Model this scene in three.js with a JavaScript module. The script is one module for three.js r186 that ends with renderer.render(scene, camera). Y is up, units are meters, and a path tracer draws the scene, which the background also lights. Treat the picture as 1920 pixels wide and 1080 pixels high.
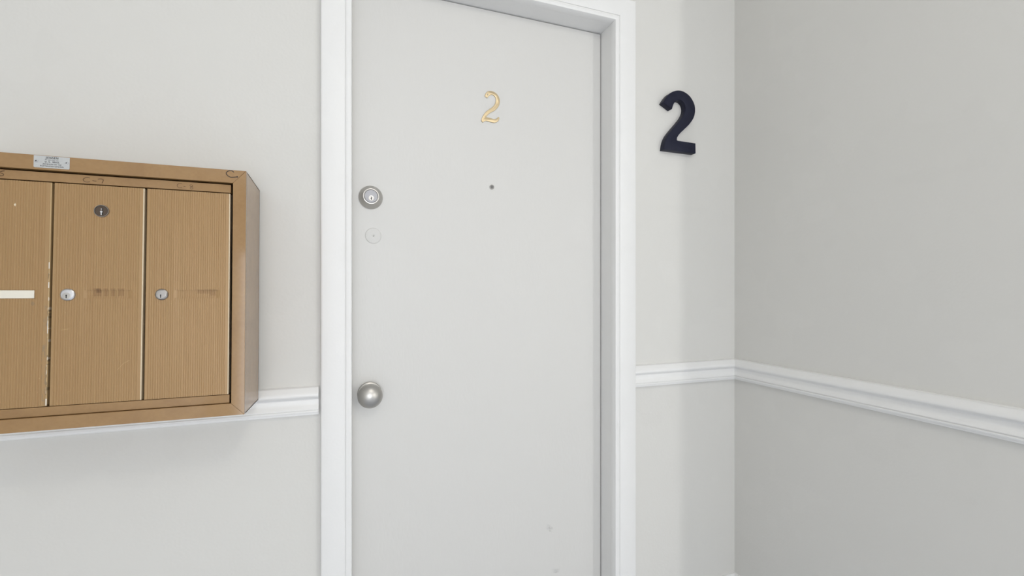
import * as THREE from 'three';
import { RoundedBoxGeometry } from 'three/addons/geometries/RoundedBoxGeometry.js';
import { mergeGeometries, toCreasedNormals } from 'three/addons/utils/BufferGeometryUtils.js';
import { RectAreaLightUniformsLib } from 'three/addons/lights/RectAreaLightUniformsLib.js';

// ---------------------------------------------------------------- camera, light, exposure
const scene = new THREE.Scene();
const camera = new THREE.PerspectiveCamera(63.74, 1920 / 1080, 0.02, 50);
const YAW = THREE.MathUtils.degToRad(20.05);
camera.position.set(0, 1.148, 1.3);
camera.lookAt(Math.sin(YAW), 1.148, 1.3 - Math.cos(YAW));
camera.setViewOffset(1920, 1080, 0, -5, 1920, 1080);
const renderer = new THREE.WebGLRenderer({ antialias: true });
renderer.toneMapping = THREE.LinearToneMapping;
renderer.toneMappingExposure = 0.935;
renderer.shadowMap.enabled = true;
RectAreaLightUniformsLib.init();

// the hall: back wall at z = 0, right wall at x = XR up to z = ZR where the hall widens
const XR = 1.3325, ZR = 0.79, XL = -1.2, XF = 2.85, ZF = 4.3, HC = 2.5, T = 0.12;
// glazed entrance behind the camera and a narrow sidelight further right: daylight
const ENTRANCE = { x: -0.24, y: 1.0, w: 1.4, h: 1.7 };
const SIDE = { x: 2.375, y: 1.3, w: 0.19, h: 1.9 };
function windowLight(o, color, intensity) {
  const l = new THREE.RectAreaLight(color, intensity, o.w, o.h);
  l.position.set(o.x, o.y, ZF - 0.03); l.lookAt(o.x, o.y, 0);
  l.name = 'daylight'; scene.add(l); return l;
}
windowLight(ENTRANCE, new THREE.Color().setRGB(0.92, 0.95, 1.0), 4.95);
windowLight(SIDE, new THREE.Color().setRGB(1.0, 0.985, 0.95), 23);
const LAMP = { x: 0.35, z: 1.9, color: new THREE.Color().setRGB(1.0, 0.95, 0.86), intensity: 1.55 };

// ---------------------------------------------------------------- helpers
let seed = 12345;
const rnd = () => { seed = (seed * 1664525 + 1013904223) >>> 0; return seed / 4294967296; };
const used = {};
function numbered(n) { if (used[n] === undefined) { used[n] = 0; return n; } used[n]++; return n + '_' + String(used[n]).padStart(3, '0'); }
function mesh(name, geo, mat, parent) {
  const m = new THREE.Mesh(Array.isArray(geo) ? merge(geo) : geo, mat);
  m.name = parent ? name : numbered(name); m.castShadow = m.receiveShadow = true;
  (parent || scene).add(m); return m;
}
function group(name, pos) {
  const g = new THREE.Group(); g.name = numbered(name); if (pos) g.position.set(...pos); scene.add(g); return g;
}
function tag(o, label, category, kind, grp) {
  o.userData.label = label; o.userData.category = category;
  if (kind) o.userData.kind = kind; if (grp) o.userData.group = grp; return o;
}
function merge(list) {
  return mergeGeometries(list.map(g => { const h = g.index ? g.toNonIndexed() : g; for (const k of Object.keys(h.attributes)) if (!['position', 'normal', 'uv'].includes(k)) h.deleteAttribute(k); return h; }));
}
// box from extents; r > 0 rounds the edges
function bx(x0, x1, y0, y1, z0, z1, r = 0) {
  const w = x1 - x0, h = y1 - y0, d = z1 - z0;
  const g = r ? new RoundedBoxGeometry(w, h, d, 2, r) : new THREE.BoxGeometry(w, h, d);
  g.translate((x0 + x1) / 2, (y0 + y1) / 2, (z0 + z1) / 2); return g;
}
// uv in metres from positions by dominant normal
function metreUV(g) {
  const p = g.attributes.position, n = g.attributes.normal, uv = new Float32Array(p.count * 2);
  for (let i = 0; i < p.count; i++) {
    const ax = Math.abs(n.getX(i)), ay = Math.abs(n.getY(i)), az = Math.abs(n.getZ(i));
    let u, v;
    if (az >= ax && az >= ay) { u = p.getX(i); v = p.getY(i); } else if (ax >= ay) { u = p.getZ(i) + 3.37; v = p.getY(i); } else { u = p.getX(i); v = p.getZ(i); }
    uv[2 * i] = u; uv[2 * i + 1] = v;
  }
  g.setAttribute('uv', new THREE.BufferAttribute(uv, 2)); return g;
}
// sweep a profile [out, y] along a floor path [x, z]; the room lies to the left of the path's normal
function sweep(path, prof, crease = 0.6) {
  const n = path.length, offs = [];
  for (let i = 0; i < n; i++) {
    const nn = [];
    for (const [a, b] of [[i - 1, i], [i, i + 1]]) if (a >= 0 && b < n) {
      const dx = path[b][0] - path[a][0], dz = path[b][1] - path[a][1], l = Math.hypot(dx, dz); nn.push([-dz / l, dx / l]);
    }
    if (nn.length === 1) offs.push(nn[0]);
    else { const k = 1 + nn[0][0] * nn[1][0] + nn[0][1] * nn[1][1]; offs.push([(nn[0][0] + nn[1][0]) / k, (nn[0][1] + nn[1][1]) / k]); }
  }
  const P = (i, j) => [path[i][0] + offs[i][0] * prof[j][0], prof[j][1], path[i][1] + offs[i][1] * prof[j][0]];
  const pos = []; const tri = (a, b, c) => pos.push(...a, ...b, ...c);
  for (let i = 0; i < n - 1; i++) for (let j = 0; j < prof.length - 1; j++) {
    const a = P(i, j), b = P(i + 1, j), c = P(i + 1, j + 1), d = P(i, j + 1); tri(a, d, b); tri(b, d, c);
  }
  const sh = prof.map(p => new THREE.Vector2(p[0], p[1]));
  for (const f of THREE.ShapeUtils.triangulateShape(sh, [])) {
    tri(P(0, f[0]), P(0, f[1]), P(0, f[2])); tri(P(n - 1, f[0]), P(n - 1, f[2]), P(n - 1, f[1]));
  }
  const g = new THREE.BufferGeometry(); g.setAttribute('position', new THREE.Float32BufferAttribute(pos, 3));
  g.computeVertexNormals(); return metreUV(toCreasedNormals(g, crease));
}
function lathe(pts, seg = 48) {           // profile [r, z] turned about z, facing +z
  const g = new THREE.LatheGeometry(pts.map(p => new THREE.Vector2(p[0], p[1])), seg); g.rotateX(Math.PI / 2);
  return toCreasedNormals(g, 0.55);
}
function at(g, x, y, z = 0) { g.translate(x, y, z); return g; }
// flat pen stroke along points, half width w (number or list)
function ribbon(pts, w, depth, bevel = 0, samples = 28) {
  const c = new THREE.CatmullRomCurve3(pts.map(p => new THREE.Vector3(p[0], p[1], 0)), false, 'centripetal');
  const L = [], R = [];
  for (let i = 0; i <= samples; i++) {
    const t = i / samples, p = c.getPoint(t), d = c.getTangent(t);
    const hw = typeof w === 'number' ? w : w[0] + 0 * t + (() => { const k = t * (w.length - 1), a = Math.min(w.length - 2, Math.floor(k)); return w[a] + (w[a + 1] - w[a]) * (k - a) - w[0]; })();
    L.push(new THREE.Vector2(p.x - d.y * hw, p.y + d.x * hw)); R.push(new THREE.Vector2(p.x + d.y * hw, p.y - d.x * hw));
  }
  return new THREE.ExtrudeGeometry(new THREE.Shape([...L, ...R.reverse()]), { depth, bevelEnabled: bevel > 0, bevelSize: bevel, bevelThickness: bevel, bevelSegments: 2, steps: 1 });
}

// ---------------------------------------------------------------- textures
function noiseGrid(n) { const a = new Float32Array(n * n); for (let i = 0; i < a.length; i++) a[i] = rnd(); return a; }
function fbm(size, freqs) {               // tiling value noise 0..1
  const out = new Float32Array(size * size);
  for (const [n, amp] of freqs) {
    const g = noiseGrid(n);
    for (let y = 0; y < size; y++) for (let x = 0; x < size; x++) {
      const fx = x / size * n, fy = y / size * n, x0 = Math.floor(fx), y0 = Math.floor(fy);
      let tx = fx - x0, ty = fy - y0; tx = tx * tx * (3 - 2 * tx); ty = ty * ty * (3 - 2 * ty);
      const q = (a, b) => g[(b % n) * n + (a % n)];
      out[y * size + x] += amp * ((q(x0, y0) * (1 - tx) + q(x0 + 1, y0) * tx) * (1 - ty) + (q(x0, y0 + 1) * (1 - tx) + q(x0 + 1, y0 + 1) * tx) * ty);
    }
  }
  const s = freqs.reduce((a, f) => a + f[1], 0); for (let i = 0; i < out.length; i++) out[i] /= s; return out;
}
function dataTex(size, f, srgb, rep) {
  const d = new Uint8Array(size * size * 4);
  for (let i = 0; i < size * size; i++) { const c = f(i); d[4 * i] = c[0]; d[4 * i + 1] = c[1]; d[4 * i + 2] = c[2]; d[4 * i + 3] = 255; }
  const t = new THREE.DataTexture(d, size, size); t.wrapS = t.wrapT = THREE.RepeatWrapping; t.magFilter = THREE.LinearFilter;
  t.minFilter = THREE.LinearMipmapLinearFilter; t.generateMipmaps = true;
  if (srgb) t.colorSpace = THREE.SRGBColorSpace; if (rep) t.repeat.set(rep, rep); t.needsUpdate = true; return t;
}
const rollN = fbm(512, [[24, 0.5], [64, 0.6], [140, 1]]);
const rollTex = dataTex(512, i => { const v = rollN[i] * 255; return [v, v, v]; }, false, 1.6);
const wallN = fbm(256, [[3, 1], [7, 0.8], [30, 0.5]]);
const tint = (base, amp) => dataTex(256, i => base.map(b => Math.max(0, Math.min(255, b + (wallN[i] - 0.5) * amp))), true, 0.7);
function canvasTex(w, h, draw) {
  const c = document.createElement('canvas'); c.width = w; c.height = h; const x = c.getContext('2d'); draw(x, w, h);
  const t = new THREE.CanvasTexture(c); t.colorSpace = THREE.SRGBColorSpace; return t;
}

// ---------------------------------------------------------------- materials
const M = {
  wall: new THREE.MeshStandardMaterial({ map: tint([221, 220, 216], 4), roughness: 0.75, bumpMap: rollTex, bumpScale: 0.00025 }),
  ceiling: new THREE.MeshStandardMaterial({ map: tint([240, 240, 239], 5), roughness: 0.9, bumpMap: rollTex, bumpScale: 0.0008 }),
  trim: new THREE.MeshStandardMaterial({ map: tint([238, 238, 237], 4), roughness: 0.42, bumpMap: rollTex, bumpScale: 0.0002 }),
  floor: new THREE.MeshStandardMaterial({ map: tint([198, 203, 214], 18), roughness: 0.6 }),
  nickel: new THREE.MeshStandardMaterial({ color: new THREE.Color().setRGB(0.5, 0.485, 0.46), metalness: 1, roughness: 0.38 }),
  steel: new THREE.MeshStandardMaterial({ color: new THREE.Color().setRGB(0.6, 0.6, 0.615), metalness: 1, roughness: 0.42 }),
  dullSteel: new THREE.MeshStandardMaterial({ color: new THREE.Color().setRGB(0.36, 0.345, 0.33), metalness: 1, roughness: 0.45 }),
  cylinder: new THREE.MeshStandardMaterial({ color: new THREE.Color().setRGB(0.42, 0.42, 0.44), metalness: 1, roughness: 0.6 }),
  dimpleShade: new THREE.MeshStandardMaterial({ color: new THREE.Color().setRGB(0.3, 0.3, 0.29), roughness: 0.8 }),  // grey standing for shade in the cover disc's dimple
  keyway: new THREE.MeshStandardMaterial({ color: new THREE.Color().setRGB(0.015, 0.014, 0.013), roughness: 0.6 }),
  recessShade: new THREE.MeshStandardMaterial({ color: new THREE.Color().setRGB(0.09, 0.065, 0.048), metalness: 0.5, roughness: 0.45 }),  // dark colour stands for the shade inside the recessed master lock
  brass: new THREE.MeshStandardMaterial({ color: new THREE.Color().setRGB(0.66, 0.53, 0.33), metalness: 0.7, roughness: 0.38 }),
  navy: new THREE.MeshPhysicalMaterial({ color: new THREE.Color().setRGB(0.011, 0.0125, 0.03), roughness: 0.5, specularIntensity: 0.5 }),
  ink: new THREE.MeshStandardMaterial({ color: new THREE.Color().setRGB(0.1, 0.05, 0.02), roughness: 0.7 }),
  inkDark: new THREE.MeshStandardMaterial({ color: new THREE.Color().setRGB(0.03, 0.018, 0.012), roughness: 0.6 }),
  inkFaint: new THREE.MeshStandardMaterial({ color: new THREE.Color().setRGB(0.12, 0.065, 0.028), roughness: 0.7 }),
  card: new THREE.MeshStandardMaterial({ color: new THREE.Color().setRGB(0.82, 0.78, 0.68), roughness: 0.7 }),
  frost: new THREE.MeshStandardMaterial({ color: 0xffffff, roughness: 0.5, emissive: new THREE.Color().setRGB(0.95, 0.98, 1.0), emissiveIntensity: 1.2 }),
  shade: new THREE.MeshStandardMaterial({ color: 0xffffff, roughness: 0.4, emissive: LAMP.color, emissiveIntensity: 1.5 }),
};
const tanN = fbm(256, [[4, 1], [12, 0.6], [60, 0.5]]);
const tanTex = dataTex(256, i => { const k = (tanN[i] - 0.5) * 22; return [154 + k, 119 + k, 74 + k * 0.8]; }, true, 4);
M.tan = new THREE.MeshPhysicalMaterial({ map: tanTex, roughness: 0.6, metalness: 0.1, clearcoat: 0.85, clearcoatRoughness: 0.08 });
M.wornGlintEdge = new THREE.MeshStandardMaterial({ color: new THREE.Color().setRGB(0.7, 0.58, 0.41), roughness: 0.45, metalness: 0.2 });  // worn fold, lightened further to paint in the bevel's glint from the sidelight
M.doorPaint = new THREE.MeshStandardMaterial({
  roughness: 0.5, bumpMap: rollTex, bumpScale: 0.00025,
  map: canvasTex(1024, 2048, (x, w, h) => {
    x.fillStyle = 'rgb(218,217,214)'; x.fillRect(0, 0, w, h);
    const blot = (cx, cy, rx, ry, rot, a) => {              // scuffs on the lower right of the leaf
      for (let i = 0; i < 60; i++) {
        const t = rnd() * 2 - 1, s = (rnd() - 0.5) * 2, px = cx + (t * rx * Math.cos(rot) - s * ry * Math.sin(rot)), py = cy + (t * rx * Math.sin(rot) + s * ry * Math.cos(rot));
        x.fillStyle = `rgba(120,118,115,${a * rnd()})`; x.beginPath(); x.ellipse(px, py, 3 + 5 * rnd(), 1.5 + 2 * rnd(), rot, 0, 7); x.fill();
      }
    };
    blot(w * 0.762, h * (1 - 0.187), 14, 8, 0.6, 0.05); blot(w * 0.79, h * (1 - 0.116), 14, 6, 0.1, 0.035);
  }),
});

// ---------------------------------------------------------------- the setting
const structure = (o, label, category) => tag(o, label, category, 'structure');
const XJ0 = 0.0222, XJ1 = 0.8163, YH = 2.0125, ZD = -0.062;           // doorway between the jambs
structure(mesh('floor', metreUV(bx(XL - T, XF + T, -0.1, 0, -0.3, ZF + T)), M.floor), 'pale grey hall floor below the white baseboards', 'floor');
structure(mesh('ceiling', metreUV(bx(XL - T, XF + T, HC, HC + 0.1, -0.3, ZF + T)), M.ceiling), 'white plaster ceiling carrying the round lamp', 'ceiling');
structure(mesh('wall_back', [bx(XL - T, XJ0 - 0.019, 0, HC, -0.16, 0), bx(XJ1 + 0.019, XR + T, 0, HC, -0.16, 0), bx(XJ0 - 0.019, XJ1 + 0.019, YH + 0.019, HC, -0.16, 0)].map(metreUV), M.wall), 'pale grey painted wall with the apartment doorway in it', 'wall');
structure(mesh('wall_right', [bx(XR, XF + T, 0, HC, 0, ZR)].map(metreUV), M.wall), 'pale grey painted wall with chair rail meeting the door wall', 'wall');
structure(mesh('wall_left', metreUV(bx(XL - T, XL, 0, HC, 0, ZF)), M.wall), 'pale grey hall wall beyond the mailboxes', 'wall');
structure(mesh('wall_foyer', metreUV(bx(XF, XF + T, 0, HC, ZR, ZF)), M.wall), 'pale grey foyer wall beside the narrow sidelight', 'wall');
const en = { x0: ENTRANCE.x - ENTRANCE.w / 2, x1: ENTRANCE.x + ENTRANCE.w / 2, y1: ENTRANCE.y + ENTRANCE.h / 2 + 0.06 };
const sd = { x0: SIDE.x - SIDE.w / 2, x1: SIDE.x + SIDE.w / 2, y0: SIDE.y - SIDE.h / 2, y1: SIDE.y + SIDE.h / 2 };
structure(mesh('wall_front', [bx(XL - T, en.x0 - 0.06, 0, HC, ZF, ZF + T), bx(en.x0 - 0.06, en.x1 + 0.06, en.y1, HC, ZF, ZF + T), bx(en.x1 + 0.06, sd.x0, 0, HC, ZF, ZF + T),
  bx(sd.x0, sd.x1, 0, sd.y0, ZF, ZF + T), bx(sd.x0, sd.x1, sd.y1, HC, ZF, ZF + T), bx(sd.x1, XF + T, 0, HC, ZF, ZF + T)].map(metreUV), M.wall), 'pale grey wall holding the glazed entrance', 'wall');

// glazed entrance (behind the camera) and sidelight
{
  const d = group('door_2', [ENTRANCE.x, 0, ZF]);
  const hw = ENTRANCE.w / 2, y0 = ENTRANCE.y - ENTRANCE.h / 2, y1 = ENTRANCE.y + ENTRANCE.h / 2;
  mesh('frame', [bx(-hw - 0.06, -hw, 0, y1 + 0.06, 0.01, 0.09), bx(hw, hw + 0.06, 0, y1 + 0.06, 0.01, 0.09), bx(-hw, hw, y1, y1 + 0.06, 0.01, 0.09)], M.trim, d);
  for (const s of [-1, 1]) {
    const leaf = mesh('leaf', [bx(Math.min(0, s * hw), Math.max(0, s * hw), 0.01, y0, 0.03, 0.07), bx(s > 0 ? 0.003 : -0.05, s > 0 ? 0.05 : -0.003, y0, y1, 0.03, 0.07)], M.trim, d);
    mesh('pane', bx(s > 0 ? 0.05 : -hw, s > 0 ? hw : -0.05, y0, y1, 0.045, 0.055), M.frost, leaf);
    mesh('push_bar', bx(s > 0 ? 0.08 : -hw + 0.06, s > 0 ? hw - 0.06 : -0.08, 1.0, 1.03, -0.03, 0.0, 0.006), M.nickel, leaf);
  }
  structure(d, 'white double entrance door with frosted daylight panes', 'door');
  const w = group('window_1', [SIDE.x, SIDE.y, ZF]), a = SIDE.w / 2, b = SIDE.h / 2;
  mesh('window_frame', [bx(-a - 0.05, -a, -b - 0.05, b + 0.05, -0.015, -0.0005), bx(a, a + 0.05, -b - 0.05, b + 0.05, -0.015, -0.0005), bx(-a, a, b, b + 0.05, -0.015, -0.0005), bx(-a, a, -b - 0.05, -b, -0.015, -0.0005)], M.trim, w);
  mesh('pane', bx(-a, a, -b, b, 0.04, 0.05), M.frost, w);
  structure(w, 'tall narrow frosted sidelight window in the front wall', 'window');
}

// ceiling lamp
{
  const g = group('ceiling_light', [LAMP.x, HC, LAMP.z]);
  const turn = pts => { const q = new THREE.LatheGeometry(pts.map(p => new THREE.Vector2(p[0], p[1])), 48); return q; };
  mesh('pan', turn([[0.001, -0.001], [0.15, -0.001], [0.155, -0.012], [0.15, -0.03], [0.001, -0.03]]), M.nickel, g);
  mesh('glass_shade', turn([[0.142, -0.031], [0.138, -0.06], [0.115, -0.09], [0.07, -0.112], [0.001, -0.12]]), M.shade, g);
  mesh('finial', turn([[0.001, -0.138], [0.008, -0.134], [0.011, -0.127], [0.007, -0.121], [0.001, -0.121]]), M.nickel, g);
  tag(g, 'round flush ceiling lamp with white glass shade', 'lamp');
  const l = new THREE.PointLight(LAMP.color, LAMP.intensity, 0, 2); l.name = 'lamp_light';
  l.position.set(0, -0.16, 0); l.castShadow = true; l.shadow.radius = 6; g.add(l);
}

// door casing and jambs
{
  const C = group('trim_1', [0, 0, 0]);
  const xo0 = -0.0539, xo1 = 0.8968, yt = 2.0905, zc = 0.024, bead = 0.016;
  // casing profile across its width: u from 0 at the opening to 1 outside
  const prof = (w) => [[0, 0], [0, zc - 0.002], [0.0015, zc + 0.0008], [0.005, zc + 0.002], [bead - 0.004, zc + 0.002], [bead - 0.001, zc + 0.0006], [bead, zc - 0.0025], [bead + 0.002, zc - 0.0025], [bead + 0.0025, zc - 0.0004], [bead + 0.004, zc], [w - 0.007, zc], [w - 0.002, zc - 0.002], [w, zc - 0.007], [w, 0]];
  const sh = (pr) => { const s = new THREE.Shape(); pr.forEach((p, i) => i ? s.lineTo(p[0], p[1]) : s.moveTo(p[0], p[1])); return s; };
  const board = (w, len) => new THREE.ExtrudeGeometry(sh(prof(w)), { depth: len, bevelEnabled: false, steps: 1 });   // x across, y out, z along
  const wR = xo1 - XJ1, wL = XJ0 - xo0, wT = yt - YH;
  // mitre the boards: shear the ends so that each follows the 45 degree joint
  const shear = (g, len, w, both) => { const p = g.attributes.position; for (let i = 0; i < p.count; i++) { const z = p.getZ(i), u = p.getX(i); if (z > len / 2) p.setZ(i, z + u); else if (both) p.setZ(i, z - u); } return g; };
  const fix = g => { g.computeVertexNormals(); return metreUV(toCreasedNormals(g.index ? g.toNonIndexed() : g, 0.5)); };
  const right = shear(board(wR, YH), YH, wR, false); right.applyMatrix4(new THREE.Matrix4().makeBasis(new THREE.Vector3(1, 0, 0), new THREE.Vector3(0, 0, 1), new THREE.Vector3(0, 1, 0)).setPosition(XJ1, 0.0, 0));
  const left = shear(board(wL, YH), YH, wL, false); left.applyMatrix4(new THREE.Matrix4().makeBasis(new THREE.Vector3(-1, 0, 0), new THREE.Vector3(0, 0, 1), new THREE.Vector3(0, 1, 0)).setPosition(XJ0, 0.0, 0));
  const head = shear(board(wT, XJ1 - XJ0), XJ1 - XJ0, wT, true); head.applyMatrix4(new THREE.Matrix4().makeBasis(new THREE.Vector3(0, 1, 0), new THREE.Vector3(0, 0, 1), new THREE.Vector3(1, 0, 0)).setPosition(XJ0, YH, 0));
  const flip = g => { const p = g.attributes.position.array; for (let i = 0; i < p.length; i += 9) for (let k = 0; k < 3; k++) { const t = p[i + 3 + k]; p[i + 3 + k] = p[i + 6 + k]; p[i + 6 + k] = t; } return g; };
  const ni = g => g.index ? g.toNonIndexed() : g;
  mesh('casing', fix(flip(ni(right))), M.trim, C); mesh('casing', fix(ni(left)), M.trim, C); mesh('casing', fix(ni(head)), M.trim, C);
  mesh('jamb', metreUV(bx(XJ0 - 0.0188, XJ0, 0, YH, -0.16, -0.0003)), M.trim, C);
  mesh('jamb', metreUV(bx(XJ1, XJ1 + 0.0188, 0, YH, -0.16, -0.0003)), M.trim, C);
  mesh('jamb', metreUV(bx(XJ0 - 0.0188, XJ1 + 0.0188, YH, YH + 0.0188, -0.16, -0.0003)), M.trim, C);
  mesh('gap_blocker', [bx(XJ0, XJ0 + 0.013, 0, YH, -0.16, ZD - 0.042), bx(XJ1 - 0.013, XJ1, 0, YH, -0.16, ZD - 0.042), bx(XJ0, XJ1, YH - 0.013, YH, -0.16, ZD - 0.042)], M.trim, C);  // unseen strips added behind the leaf to block light in the gap
  structure(C, 'white painted door casing and jambs around the grey apartment door', 'door frame');
}

// chair rail and baseboard
const RT = 0.9027;
const railProfile = [[0, RT], [0.009, RT - 0.0015], [0.0112, RT - 0.0035], [0.0118, RT - 0.0062], [0.0125, RT - 0.0072], [0.0165, RT - 0.012], [0.0194, RT - 0.0175], [0.0202, RT - 0.0225], [0.019, RT - 0.0266], [0.0145, RT - 0.0298], [0.0098, RT - 0.0325],
  [0.0085, RT - 0.0365], [0.0095, RT - 0.042], [0.0125, RT - 0.0495], [0.0166, RT - 0.0562], [0.0168, RT - 0.0572], [0.0135, RT - 0.0578], [0.0137, RT - 0.0592], [0.0166, RT - 0.061], [0.0168, RT - 0.064], [0.0155, RT - 0.0662], [0.0115, RT - 0.067], [0.011, RT - 0.0682], [0.0118, RT - 0.0712], [0.0105, RT - 0.0727], [0, RT - 0.0727]];
const baseProfile = [[0, 0.1297], [0.006, 0.1292], [0.0085, 0.126], [0.009, 0.12], [0.012, 0.112], [0.0145, 0.104], [0.015, 0.098], [0.015, 0], [0, 0]];
const rp = railProfile;
structure(mesh('trim_2', sweep([[XL, 0], [-0.0585, 0]], rp, 0.7), M.trim), 'white moulded chair rail running under the mailboxes to the door casing', 'chair rail');
structure(mesh('trim_3', sweep([[0.893, 0], [XR, 0], [XR, ZR], [XF, ZR]], rp, 0.7), M.trim), 'white moulded chair rail turning the corner right of the door', 'chair rail');
structure(mesh('baseboard_left', sweep([[XL, 0], [-0.0545, 0]], baseProfile), M.trim), 'white baseboard under the mailboxes', 'baseboard');
structure(mesh('baseboard_right', sweep([[0.893, 0], [XR, 0], [XR, ZR], [XF, ZR]], baseProfile), M.trim), 'white baseboard in the corner right of the door', 'baseboard');

// ---------------------------------------------------------------- the apartment door with its hardware
{
  const D = group('door_1', [(XJ0 + XJ1) / 2, 0.008, ZD]);
  const ox = (XJ0 + XJ1) / 2, hw = (XJ1 - XJ0) / 2 - 0.0028, h = YH - 0.0025 - 0.008;
  const leaf = bx(-hw - 0.002, hw, 0, h, -0.04, 0, 0.0015);
  { const p = leaf.attributes.position, uv = leaf.attributes.uv; for (let i = 0; i < p.count; i++) uv.setXY(i, (p.getX(i) + hw) / (2 * hw), p.getY(i) / h); }
  mesh('leaf', leaf, M.doorPaint, D);
  const L = (x, y) => [x - ox, y - 0.008];
  // deadbolt
  {
    const [x, y] = L(0.0734, 1.41);
    const b = mesh('deadbolt', at(lathe([[0.0001, 0], [0.0325, 0], [0.0328, 0.003], [0.0318, 0.006], [0.0222, 0.021], [0.0214, 0.0225], [0.019, 0.0228], [0.0182, 0.0222], [0.0182, 0.019], [0.0001, 0.019]]), x, y, 0), M.nickel, D);
    b.userData.label = 'satin nickel deadbolt with keyed cylinder';
    mesh('cylinder_face', at(lathe([[0.0176, 0.015], [0.0176, 0.0222], [0.0168, 0.0228], [0.0001, 0.0228]]), x, y, 0), M.cylinder, b);
    mesh('key_plug', at(lathe([[0.0072, 0.0228], [0.0074, 0.0242], [0.0058, 0.0236], [0.0001, 0.0238]], 32), x + 0.0005, y - 0.0055, 0), M.nickel, b);
    mesh('keyhole', [at(bx(-0.0011, 0.0011, -0.0046, 0.0036, 0.0238, 0.0244, 0.0002), x + 0.0008, y - 0.0058), at(bx(-0.0022, 0.0002, -0.0012, 0.0008, 0.0238, 0.0244, 0.0002), x + 0.0008, y - 0.0068)], M.keyway, b);
  }
  // painted-over blank disc
  {
    const [x, y] = L(0.0805, 1.3028);
    const b = mesh('cover_disc', at(lathe([[0.0001, 0], [0.0222, 0], [0.0222, 0.0008], [0.0208, 0.0022], [0.0185, 0.0027], [0.0042, 0.0026], [0.0022, 0.0012], [0.0001, 0.0006]]), x, y, 0), M.doorPaint, D);
    b.userData.label = 'blank round cover painted the same grey as the door';
    mesh('cover_dimple', at(lathe([[0.0022, 0.0006], [0.002, 0.0012], [0.0001, 0.0013]], 16), x + 0.0003, y - 0.0015, 0), M.dimpleShade, b);  // shaded dimple drawn as a small grey insert
  }
  // knob
  {
    const [x, y] = L(0.0703, 0.8592);
    const rose = mesh('knob_rose', at(lathe([[0.0001, 0], [0.0325, 0], [0.033, 0.002], [0.0315, 0.005], [0.027, 0.0075], [0.0145, 0.0085], [0.0001, 0.0085]]), x, y, 0), M.nickel, D);
    const pts = [[0.0135, 0.008], [0.0135, 0.014], [0.016, 0.0165], [0.023, 0.0195]];
    for (let i = 0; i <= 22; i++) { const a = -0.75 + (Math.PI / 2 + 0.75) * i / 22; pts.push([Math.max(0.0001, 0.0332 * Math.cos(a)), 0.0375 + 0.0235 * Math.sin(a)]); }
    const kg = new THREE.LatheGeometry(pts.map(p => new THREE.Vector2(p[0], p[1])), 96); kg.rotateX(Math.PI / 2);
    const k = mesh('door_knob', at(kg, x, y, 0), M.nickel, D);
    k.userData.label = 'round satin nickel door knob'; rose.userData.label = 'satin nickel rose plate behind the knob';
  }
  // peephole
  {
    const [x, y] = L(0.4307, 1.4668);
    const b = mesh('peephole', at(lathe([[0.0001, 0], [0.0075, 0], [0.0075, 0.0018], [0.0062, 0.0025], [0.0052, 0.0018], [0.0001, 0.0018]], 32), x, y, 0), M.dullSteel, D);
    mesh('peephole_lens', at(lathe([[0.0051, 0.0017], [0.003, 0.0024], [0.0001, 0.0028]], 24), x, y, 0), new THREE.MeshStandardMaterial({ color: new THREE.Color().setRGB(0.16, 0.16, 0.155), roughness: 0.2 }), b);
  }
  // brass numeral 2
  {
    const [x, y] = L(0.3985, 1.6641);
    const a = ribbon([[0.0135, 0.0778], [0.018, 0.0858], [0.0262, 0.0915], [0.0362, 0.0915], [0.0468, 0.0845], [0.0512, 0.0718], [0.0478, 0.0575], [0.038, 0.0448], [0.026, 0.0362], [0.0148, 0.0262], [0.0072, 0.0145], [0.0032, 0.004]], [0.0032, 0.0052, 0.0034, 0.004, 0.0052, 0.0045, 0.0035, 0.0034, 0.0036], 0.0004, 0.0016, 60);
    const b = ribbon([[0.0015, 0.0005], [0.007, 0.0072], [0.016, 0.0092], [0.028, 0.0078], [0.0395, 0.007], [0.0485, 0.0105], [0.054, 0.0185]], [0.0016, 0.0036, 0.0042, 0.0044, 0.004, 0.003, 0.0012], 0.0006, 0.0016, 40);
    const n = mesh('door_number', at(merge([a, b].map(q => toCreasedNormals(q, 0.7))), x, y, 0.0017), M.brass, D);
    n.userData.label = 'slim brass numeral 2 on the door';
    mesh('number_pin', [at(lathe([[0.002, 0.0], [0.0018, 0.003], [0.0001, 0.0035]], 12), x + 0.0176, y + 0.084, 0.0018)], M.dullSteel, n);
  }
  structure(D, 'flat pale grey apartment door with brass number 2, deadbolt and knob', 'door');
}

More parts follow.
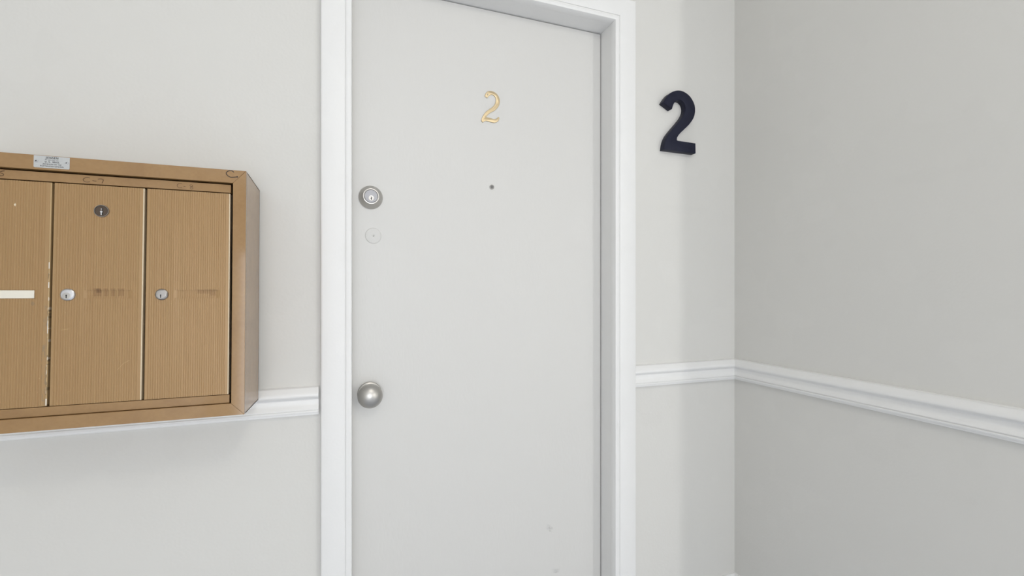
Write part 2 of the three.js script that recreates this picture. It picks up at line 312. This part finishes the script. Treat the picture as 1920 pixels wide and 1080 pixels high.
// ---------------------------------------------------------------- navy house number on the wall
{
  const s = new THREE.Shape(), V = a => a.map(p => new THREE.Vector2(...p));
  s.moveTo(0.0, 0.1572);
  s.splineThru(V([[0.0136, 0.1763], [0.0317, 0.1935], [0.0573, 0.2045], [0.0831, 0.2047], [0.1092, 0.1931], [0.1275, 0.1714], [0.1326, 0.1477], [0.1266, 0.1224], [0.1095, 0.0985], [0.0868, 0.0772], [0.0683, 0.0604], [0.0582, 0.0475], [0.0562, 0.041], [0.0575, 0.0362], [0.0625, 0.0352]]));
  s.lineTo(0.1338, 0.0344); s.lineTo(0.1345, 0.0); s.lineTo(0.0036, 0.0006);
  s.splineThru(V([[0.0078, 0.0242], [0.0172, 0.046], [0.0353, 0.069], [0.0609, 0.0968], [0.0825, 0.123], [0.0915, 0.1438], [0.0893, 0.1605], [0.0794, 0.1715], [0.0646, 0.1738], [0.0518, 0.1674], [0.0419, 0.1555], [0.0361, 0.1392]]));
  s.closePath();
  const g = new THREE.ExtrudeGeometry(s, { depth: 0.0212, bevelEnabled: true, bevelSize: 0.0008, bevelThickness: 0.0008, bevelOffset: -0.0008, bevelSegments: 2, curveSegments: 10, steps: 1 });
  const n = mesh('house_number', at(toCreasedNormals(g, 0.5), 0, 0, 0.0009), M.navy);
  n.position.set(1.0026, 1.6192, 0);
  tag(n, 'thick navy blue numeral 2 mounted on the grey wall beside the door', 'house number');
}

// ---------------------------------------------------------------- mailbox cabinet
{
  const B = group('mailbox', [-0.445, 0.8812, 0.0212]); B.rotation.x = -0.04;
  tag(B, 'tan metal three-door apartment mailbox hung on the wall above the chair rail', 'mailbox');
  const W = 0.2502, H = 0.5165, Dp = 0.172, OX = 0.2258, O0 = 0.0246, O1 = 0.489;
  const tanUV = g => metreUV(g);
  // hood: four sheet sides and the back
  mesh('cabinet', [bx(-W, W, 0.001, H - 0.001, 0, 0.002), bx(-W, -W + 0.002, 0, H, 0, Dp - 0.012), bx(W - 0.002, W, 0, H, 0, Dp - 0.012), bx(-W, W, 0, 0.002, 0, Dp - 0.012), bx(-W, W, H - 0.002, H, 0, Dp - 0.012)].map(tanUV), M.tan, B);
  // mitred front frame
  const strip = pts => { const s = new THREE.Shape(pts.map(p => new THREE.Vector2(...p))); const g = new THREE.ExtrudeGeometry(s, { depth: 0.0108, bevelEnabled: true, bevelSize: 0.0006, bevelThickness: 0.0006, bevelOffset: -0.0006, bevelSegments: 2 }); g.translate(0, 0, Dp - 0.0114); return metreUV(toCreasedNormals(g, 0.3)); };
  const e = 0.00012;
  mesh('frame_strip', strip([[-W + e, H], [W - e, H], [OX - e, O1], [-OX + e, O1]]), M.tan, B);
  mesh('frame_strip', strip([[-W + e, 0], [-OX + e, O0], [OX - e, O0], [W - e, 0]]), M.tan, B);
  mesh('frame_strip', strip([[W, e], [OX, O0 + e], [OX, O1 - e], [W, H - e]]), M.tan, B);
  mesh('frame_strip', strip([[-W, e], [-W, H - e], [-OX, O1 - e], [-OX, O0 + e]]), M.tan, B);
  const F = 0.164;                                              // face of the inner panel
  mesh('header_bar', tanUV(bx(-0.2205, 0.2205, 0.4692, 0.4866, F - 0.02, F, 0.0008)), M.tan, B);
  mesh('sill_bar', tanUV(bx(-0.2215, 0.2215, O0 + 0.0006, 0.0422, F - 0.02, F + 0.0006, 0.0008)), M.tan, B);

  // doors: fluted sheet, stacked from extruded cross-sections so that the name slot is a real recess
  const streakTex = k => { const t = canvasTex(512, 1024, (x, w, h) => {
    x.fillStyle = 'rgb(166,133,90)'; x.fillRect(0, 0, w, h);
    for (let i = 0; i < 240; i++) { const l = rnd() < 0.55; x.fillStyle = l ? `rgba(196,166,122,${0.03 + 0.07 * rnd()})` : `rgba(132,97,54,${0.03 + 0.06 * rnd()})`; x.fillRect(rnd() * w, -20 + (rnd() < 0.7 ? 0 : rnd() * h), 1 + 3 * rnd(), h * (0.5 + rnd())); }
    for (let i = 0; i < 26; i++) { x.fillStyle = `rgba(214,188,148,${0.2 + 0.3 * rnd()})`; x.fillRect(rnd() * w, rnd() * h, 1 + 2 * rnd(), 2 + 5 * rnd()); }
    if (k === 1) { x.strokeStyle = 'rgba(210,180,135,0.55)'; x.lineWidth = 2; x.beginPath(); x.moveTo(w * 0.72, h * 0.855); x.lineTo(w * 0.79, h * 0.825); x.lineTo(w * 0.86, h * 0.812); x.stroke(); x.beginPath(); x.moveTo(w * 0.1, h * 0.665); x.lineTo(w * 0.19, h * 0.66); x.stroke();
      // dark print left on the name strip
      x.fillStyle = 'rgba(110,78,42,0.3)'; for (const [a, b] of [[0.44, 0.03], [0.475, 0.05], [0.55, 0.05], [0.63, 0.05], [0.71, 0.03], [0.75, 0.025]]) x.fillRect(w * a, h * 0.477, w * b, h * 0.036); x.fillStyle = 'rgba(80,52,28,0.35)'; x.fillRect(w * 0.47, h * 0.478, w * 0.05, h * 0.02); }
    if (k === 2) { x.fillStyle = 'rgba(120,88,50,0.3)'; x.fillRect(w * 0.6, h * 0.482, w * 0.17, h * 0.02); x.fillRect(w * 0.75, h * 0.482, w * 0.08, h * 0.03); }
    if (k === 0) { x.fillStyle = 'rgb(238,226,204)'; x.beginPath(); x.moveTo(w * 0.627, h * 0.1); x.lineTo(w * 0.64, h * 0.108); x.lineTo(w * 0.627, h * 0.116); x.lineTo(w * 0.616, h * 0.108); x.fill();
      x.fillStyle = 'rgba(120,115,100,0.3)'; for (let i = 0; i < 40; i++) x.fillRect(w * (0.93 + 0.05 * rnd()), h * (0.55 + 0.44 * rnd()), 3 + 4 * rnd(), 6 + 24 * rnd());
      x.beginPath(); x.ellipse(w * 0.83, h * 0.545, 10, 9, 0, 0, 7); x.fill(); }
  }); return t; };
  const DY0 = 0.0432, DY1 = 0.4672, SY0 = 0.2455, SY1 = 0.2617, pitch = 0.004;
  function band(x0, x1, y0, y1, slot) {
    const pts = [[x0, F - 0.018], [x0, F - 0.001], [x0 + 0.001, F]];
    const z = x => F - (slot && x > slot[0] && x < slot[1] ? 0.0022 : 0);
    let last = x0 + 0.001;
    for (let x = x0 + 0.004; x < x1 - 0.006; x += pitch) {
      if (slot) for (const s of slot) if (last < s && x >= s) { pts.push([s - 1e-5, z(s - 1e-4)], [s + 1e-5, z(s + 1e-4)]); }
      const zz = z(x + pitch * 0.5);
      const okA = !(slot && slot.some(s => Math.abs(s - x - pitch * 0.5) < pitch * 0.5));
      if (okA) pts.push([x + 0.0012, zz], [x + 0.0018, zz - 0.0006], [x + 0.0025, zz - 0.0006], [x + 0.0033, zz]);
      last = x + pitch;
    }
    pts.push([x1, F], [x1, F - 0.018]);
    const s = new THREE.Shape(pts.map(p => new THREE.Vector2(p[0], -p[1])));
    const g = new THREE.ExtrudeGeometry(s, { depth: y1 - y0, bevelEnabled: false, steps: 1 }); g.rotateX(-Math.PI / 2); g.translate(0, y0, 0); return g;
  }
  const spans = [[-0.2212, -0.0772], [-0.0742, 0.069], [0.0728, 0.2198]];
  const slots = [[-0.174, -0.0995], [-0.0226, 0.0495], [0.1243, 0.197]];
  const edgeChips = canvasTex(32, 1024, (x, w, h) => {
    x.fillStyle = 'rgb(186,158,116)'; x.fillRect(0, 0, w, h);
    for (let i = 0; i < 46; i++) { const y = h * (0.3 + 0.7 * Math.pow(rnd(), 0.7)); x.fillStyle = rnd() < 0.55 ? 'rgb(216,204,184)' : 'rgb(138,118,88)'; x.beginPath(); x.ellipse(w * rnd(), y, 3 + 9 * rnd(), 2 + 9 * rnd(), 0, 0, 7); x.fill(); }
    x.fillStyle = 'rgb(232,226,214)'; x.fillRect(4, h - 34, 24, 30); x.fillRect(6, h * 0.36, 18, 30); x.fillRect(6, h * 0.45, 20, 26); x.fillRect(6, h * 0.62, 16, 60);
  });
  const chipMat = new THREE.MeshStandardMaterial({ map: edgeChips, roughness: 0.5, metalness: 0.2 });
  const numerals = ['6', '7', '8'];
  for (let i = 0; i < 3; i++) {
    const [x0, x1] = spans[i], sl = slots[i];
    const xe = x1 - 0.0026;                                    // sheet up to its folded edge
    const parts = [band(x0, xe, DY0, SY0), band(x0, xe, SY0, SY1, sl), band(x0, xe, SY1, DY1)];
    const g = toCreasedNormals(merge(parts), 0.4);
    { const p = g.attributes.position, uv = g.attributes.uv; for (let k = 0; k < p.count; k++) uv.setXY(k, (p.getX(k) - x0) / (x1 - x0), (p.getY(k) - DY0) / (DY1 - DY0)); }
    const door = mesh('mail_door', g, new THREE.MeshPhysicalMaterial({ map: streakTex(i), roughness: 0.42, metalness: 0.15, clearcoat: 0.2, clearcoatRoughness: 0.35 }), B);
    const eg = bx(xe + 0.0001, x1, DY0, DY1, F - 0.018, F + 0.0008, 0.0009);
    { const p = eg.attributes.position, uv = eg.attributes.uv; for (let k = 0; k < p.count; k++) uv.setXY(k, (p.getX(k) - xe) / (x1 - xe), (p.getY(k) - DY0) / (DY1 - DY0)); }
    const ed = mesh('door_edge', eg, i === 0 ? chipMat : M.wornGlintEdge, door);
    if (i === 0) ed.userData.label = 'chipped folded edge showing bare metal';
    // tenant lock
    const lx = [-0.1955, -0.0495, 0.1003][i], ly = 0.2527, R = i === 2 ? 0.0107 : 0.0112;
    const lk = mesh('lock', at(lathe([[0.0001, 0], [R + 0.0007, 0], [R + 0.0007, 0.001], [R, 0.0025], [R - 0.0022, 0.0042], [0.006, 0.0048], [0.0001, 0.005]]), lx, ly, F), i === 2 ? M.dullSteel : M.steel, door);
    lk.userData.label = i === 2 ? 'dull nickel tenant lock' : 'bright chrome tenant lock';
    mesh('lock_core', at(lathe([[0.0064, 0.0044], [0.0063, 0.0054], [0.0056, 0.0058], [0.0001, 0.0058]], 28), lx - 0.0004, ly - 0.0025, F), i === 2 ? M.dullSteel : M.nickel, door);
    mesh('keyhole', [at(bx(-0.0008, 0.0008, -0.0036, 0.0012, 0.0056, 0.0061, 0.0002), lx - 0.0003, ly - 0.003, F), at(lathe([[0.0013, 0.0056], [0.0012, 0.0061], [0.0001, 0.0061]], 16), lx - 0.0003, ly - 0.0014, F)], M.keyway, door);
    if (i === 0) {
      const cd = mesh('name_card', bx(sl[0], sl[1], SY0 + 0.0005, SY1 - 0.0005, F - 0.0012, F + 0.0012, 0.001), M.card, door); cd.userData.label = 'blank cream name card in its slot';
    }
    if (i === 1) {
      const mx = -0.0002, my = 0.417;
      const rim = mesh('master_lock_rim', at(lathe([[0.0122, 0], [0.012, 0.0016], [0.0115, 0.0026], [0.011, 0.0026], [0.0106, 0.0012], [0.0104, 0.0001]]), mx, my, F), M.dullSteel, door);
      rim.userData.label = 'ring of the recessed master lock';
      mesh('master_lock_core', at(lathe([[0.0105, 0.0003], [0.0001, 0.0004]], 32), mx, my, F), M.recessShade, door);
      mesh('keyhole', at(bx(0.0006, 0.0022, -0.0078, 0.006, 0.0003, 0.0008, 0.0002), mx, my, F), M.keyway, door);
      mesh('keyway_tongue', [at(bx(-0.0014, 0.0004, -0.0078, -0.0005, 0.0003, 0.0014, 0.0003), mx, my, F), at(lathe([[0.0022, 0.0003], [0.002, 0.0014], [0.0001, 0.0018]], 16), mx - 0.0004, my - 0.0015, F), at(lathe([[0.0012, 0.0003], [0.001, 0.0011], [0.0001, 0.0013]], 12), mx - 0.0004, my + 0.0038, F)], M.steel, door);
    }
    // pencilled box number on the header bar, set on the bar itself
  }
  // handwriting
  const pen = (strokes, w, m, name, z) => { const n = mesh(name, strokes.map(s => ribbon(s, w, 0.0002, 0, 24)), m, B); n.position.z = z + 0.0001; return n; };
  const Cst = (x, y, w, h) => [[x + w, y + h * 0.9], [x + w * 0.62, y + h], [x + w * 0.22, y + h * 0.82], [x, y + h * 0.48], [x + w * 0.16, y + h * 0.16], [x + w * 0.5, y], [x + w * 1.02, y + h * 0.12]];
  pen([Cst(-0.0302, 0.4725, 0.0105, 0.0095), [[-0.0158, 0.4762], [-0.012, 0.4757], [-0.0095, 0.4756]], [[-0.0072, 0.4795], [-0.003, 0.4805], [0.0012, 0.4792], [0.0005, 0.4755], [-0.0008, 0.4722]]], 0.00055, M.ink, 'box_number', F).userData.label = 'handwritten box number C-7';
  pen([Cst(0.1238, 0.4728, 0.0085, 0.0098), [[0.135, 0.4768], [0.1385, 0.4766]],
    [[0.1508, 0.4795], [0.1478, 0.4812], [0.146, 0.4792], [0.1482, 0.4768], [0.1512, 0.4752], [0.1514, 0.473], [0.1488, 0.4722], [0.1466, 0.4738], [0.1484, 0.4764], [0.151, 0.4782], [0.1506, 0.4798]]], 0.00042, M.inkFaint, 'box_number', F).userData.label = 'handwritten box number C-8';
  pen([Cst(-0.178, 0.473, 0.0095, 0.0095), [[-0.1655, 0.477], [-0.161, 0.4768]], [[-0.1468, 0.4836], [-0.151, 0.4825], [-0.1545, 0.479], [-0.1542, 0.4752], [-0.151, 0.4742], [-0.1482, 0.4756], [-0.149, 0.4782], [-0.1525, 0.479]]], 0.0006, M.ink, 'box_number', F).userData.label = 'handwritten box number C-6';
  pen([[[0.2275, 0.5118], [0.2245, 0.5143], [0.2195, 0.5146], [0.215, 0.5122], [0.2132, 0.5085], [0.2155, 0.5042], [0.2205, 0.501], [0.2265, 0.5012], [0.232, 0.5022]], [[0.232, 0.5022], [0.2338, 0.5026]]], 0.0008, M.inkDark, 'building_letter', Dp).userData.label = 'handwritten letter C with a dot';
  { const d = mesh('pen_dot', at(lathe([[0.0016, 0], [0.0012, 0.0002], [0.0001, 0.0003]], 16), 0.2336, 0.5026, Dp), M.inkDark, B); d.userData.label = 'dark dot after the letter'; }
  // maker's plate
  const plate = new THREE.Shape(); { const x0 = -0.1013, x1 = -0.0478, y0 = 0.4926, y1 = 0.516, r = 0.0022;
    plate.moveTo(x0 + r, y0); plate.lineTo(x1 - r, y0); plate.quadraticCurveTo(x1, y0, x1, y0 + r); plate.lineTo(x1, y1 - 0.0006); plate.lineTo(x0, y1 - 0.0006); plate.lineTo(x0, y0 + r); plate.quadraticCurveTo(x0, y0, x0 + r, y0);
    const pg = new THREE.ExtrudeGeometry(plate, { depth: 0.0006, bevelEnabled: false }); pg.translate(0, 0, Dp + 0.0001);
    { const p = pg.attributes.position, uv = pg.attributes.uv; for (let k = 0; k < p.count; k++) uv.setXY(k, (p.getX(k) - x0) / (x1 - x0), (p.getY(k) - y0) / (y1 - y0)); }
    const tx = canvasTex(1024, 448, (x, w, h) => {
      x.fillStyle = 'rgb(196,198,198)'; x.fillRect(0, 0, w, h);
      for (let i = 0; i < 300; i++) { x.fillStyle = rnd() < 0.5 ? 'rgba(225,226,226,0.25)' : 'rgba(160,162,164,0.25)'; x.fillRect(rnd() * w, rnd() * h, 20 + 120 * rnd(), 2 + 4 * rnd()); }
      x.textAlign = 'center'; x.textBaseline = 'middle'; x.fillStyle = 'rgb(28,28,30)';
      const line = (t, y, px, wide, bold) => { x.font = `${bold ? 'bold ' : ''}${px}px sans-serif`; x.fillText(t, w * 0.51, h * y, w * wide); };
      line('JENSEN', 0.16, 104, 0.44, true); x.fillStyle = 'rgb(96,96,100)'; for (let i = 0; i < 30; i++) if (i % 8 !== 5) x.fillRect(w * (0.31 + i * 0.0135), h * (0.3 + 0.02 * rnd()), 6 + 5 * rnd(), 18 + 10 * rnd());
      x.fillStyle = 'rgb(36,36,40)'; line('U. S.  MAIL', 0.5, 84, 0.44, true); line('APPROVED BY THE', 0.69, 62, 0.56, true); line('POSTMASTER GENERAL', 0.85, 62, 0.74, true);
    });
    const pm = mesh('maker_plate', pg, new THREE.MeshStandardMaterial({ map: tx, roughness: 0.38, metalness: 0.35 }), B); pm.userData.label = 'small riveted aluminium plate with black lettering';
    for (const x of [-0.0973, -0.0522]) { mesh('rivet', at(lathe([[0.0026, 0], [0.0022, 0.0009], [0.0012, 0.0013], [0.0011, 0.0004], [0.0001, 0.0003]], 20), x, 0.5046, Dp + 0.0007), M.steel, pm); mesh('rivet_hole', at(lathe([[0.0011, 0.0006], [0.0001, 0.0007]], 12), x, 0.5046, Dp + 0.0007), M.keyway, pm); }
  }
}

renderer.render(scene, camera);
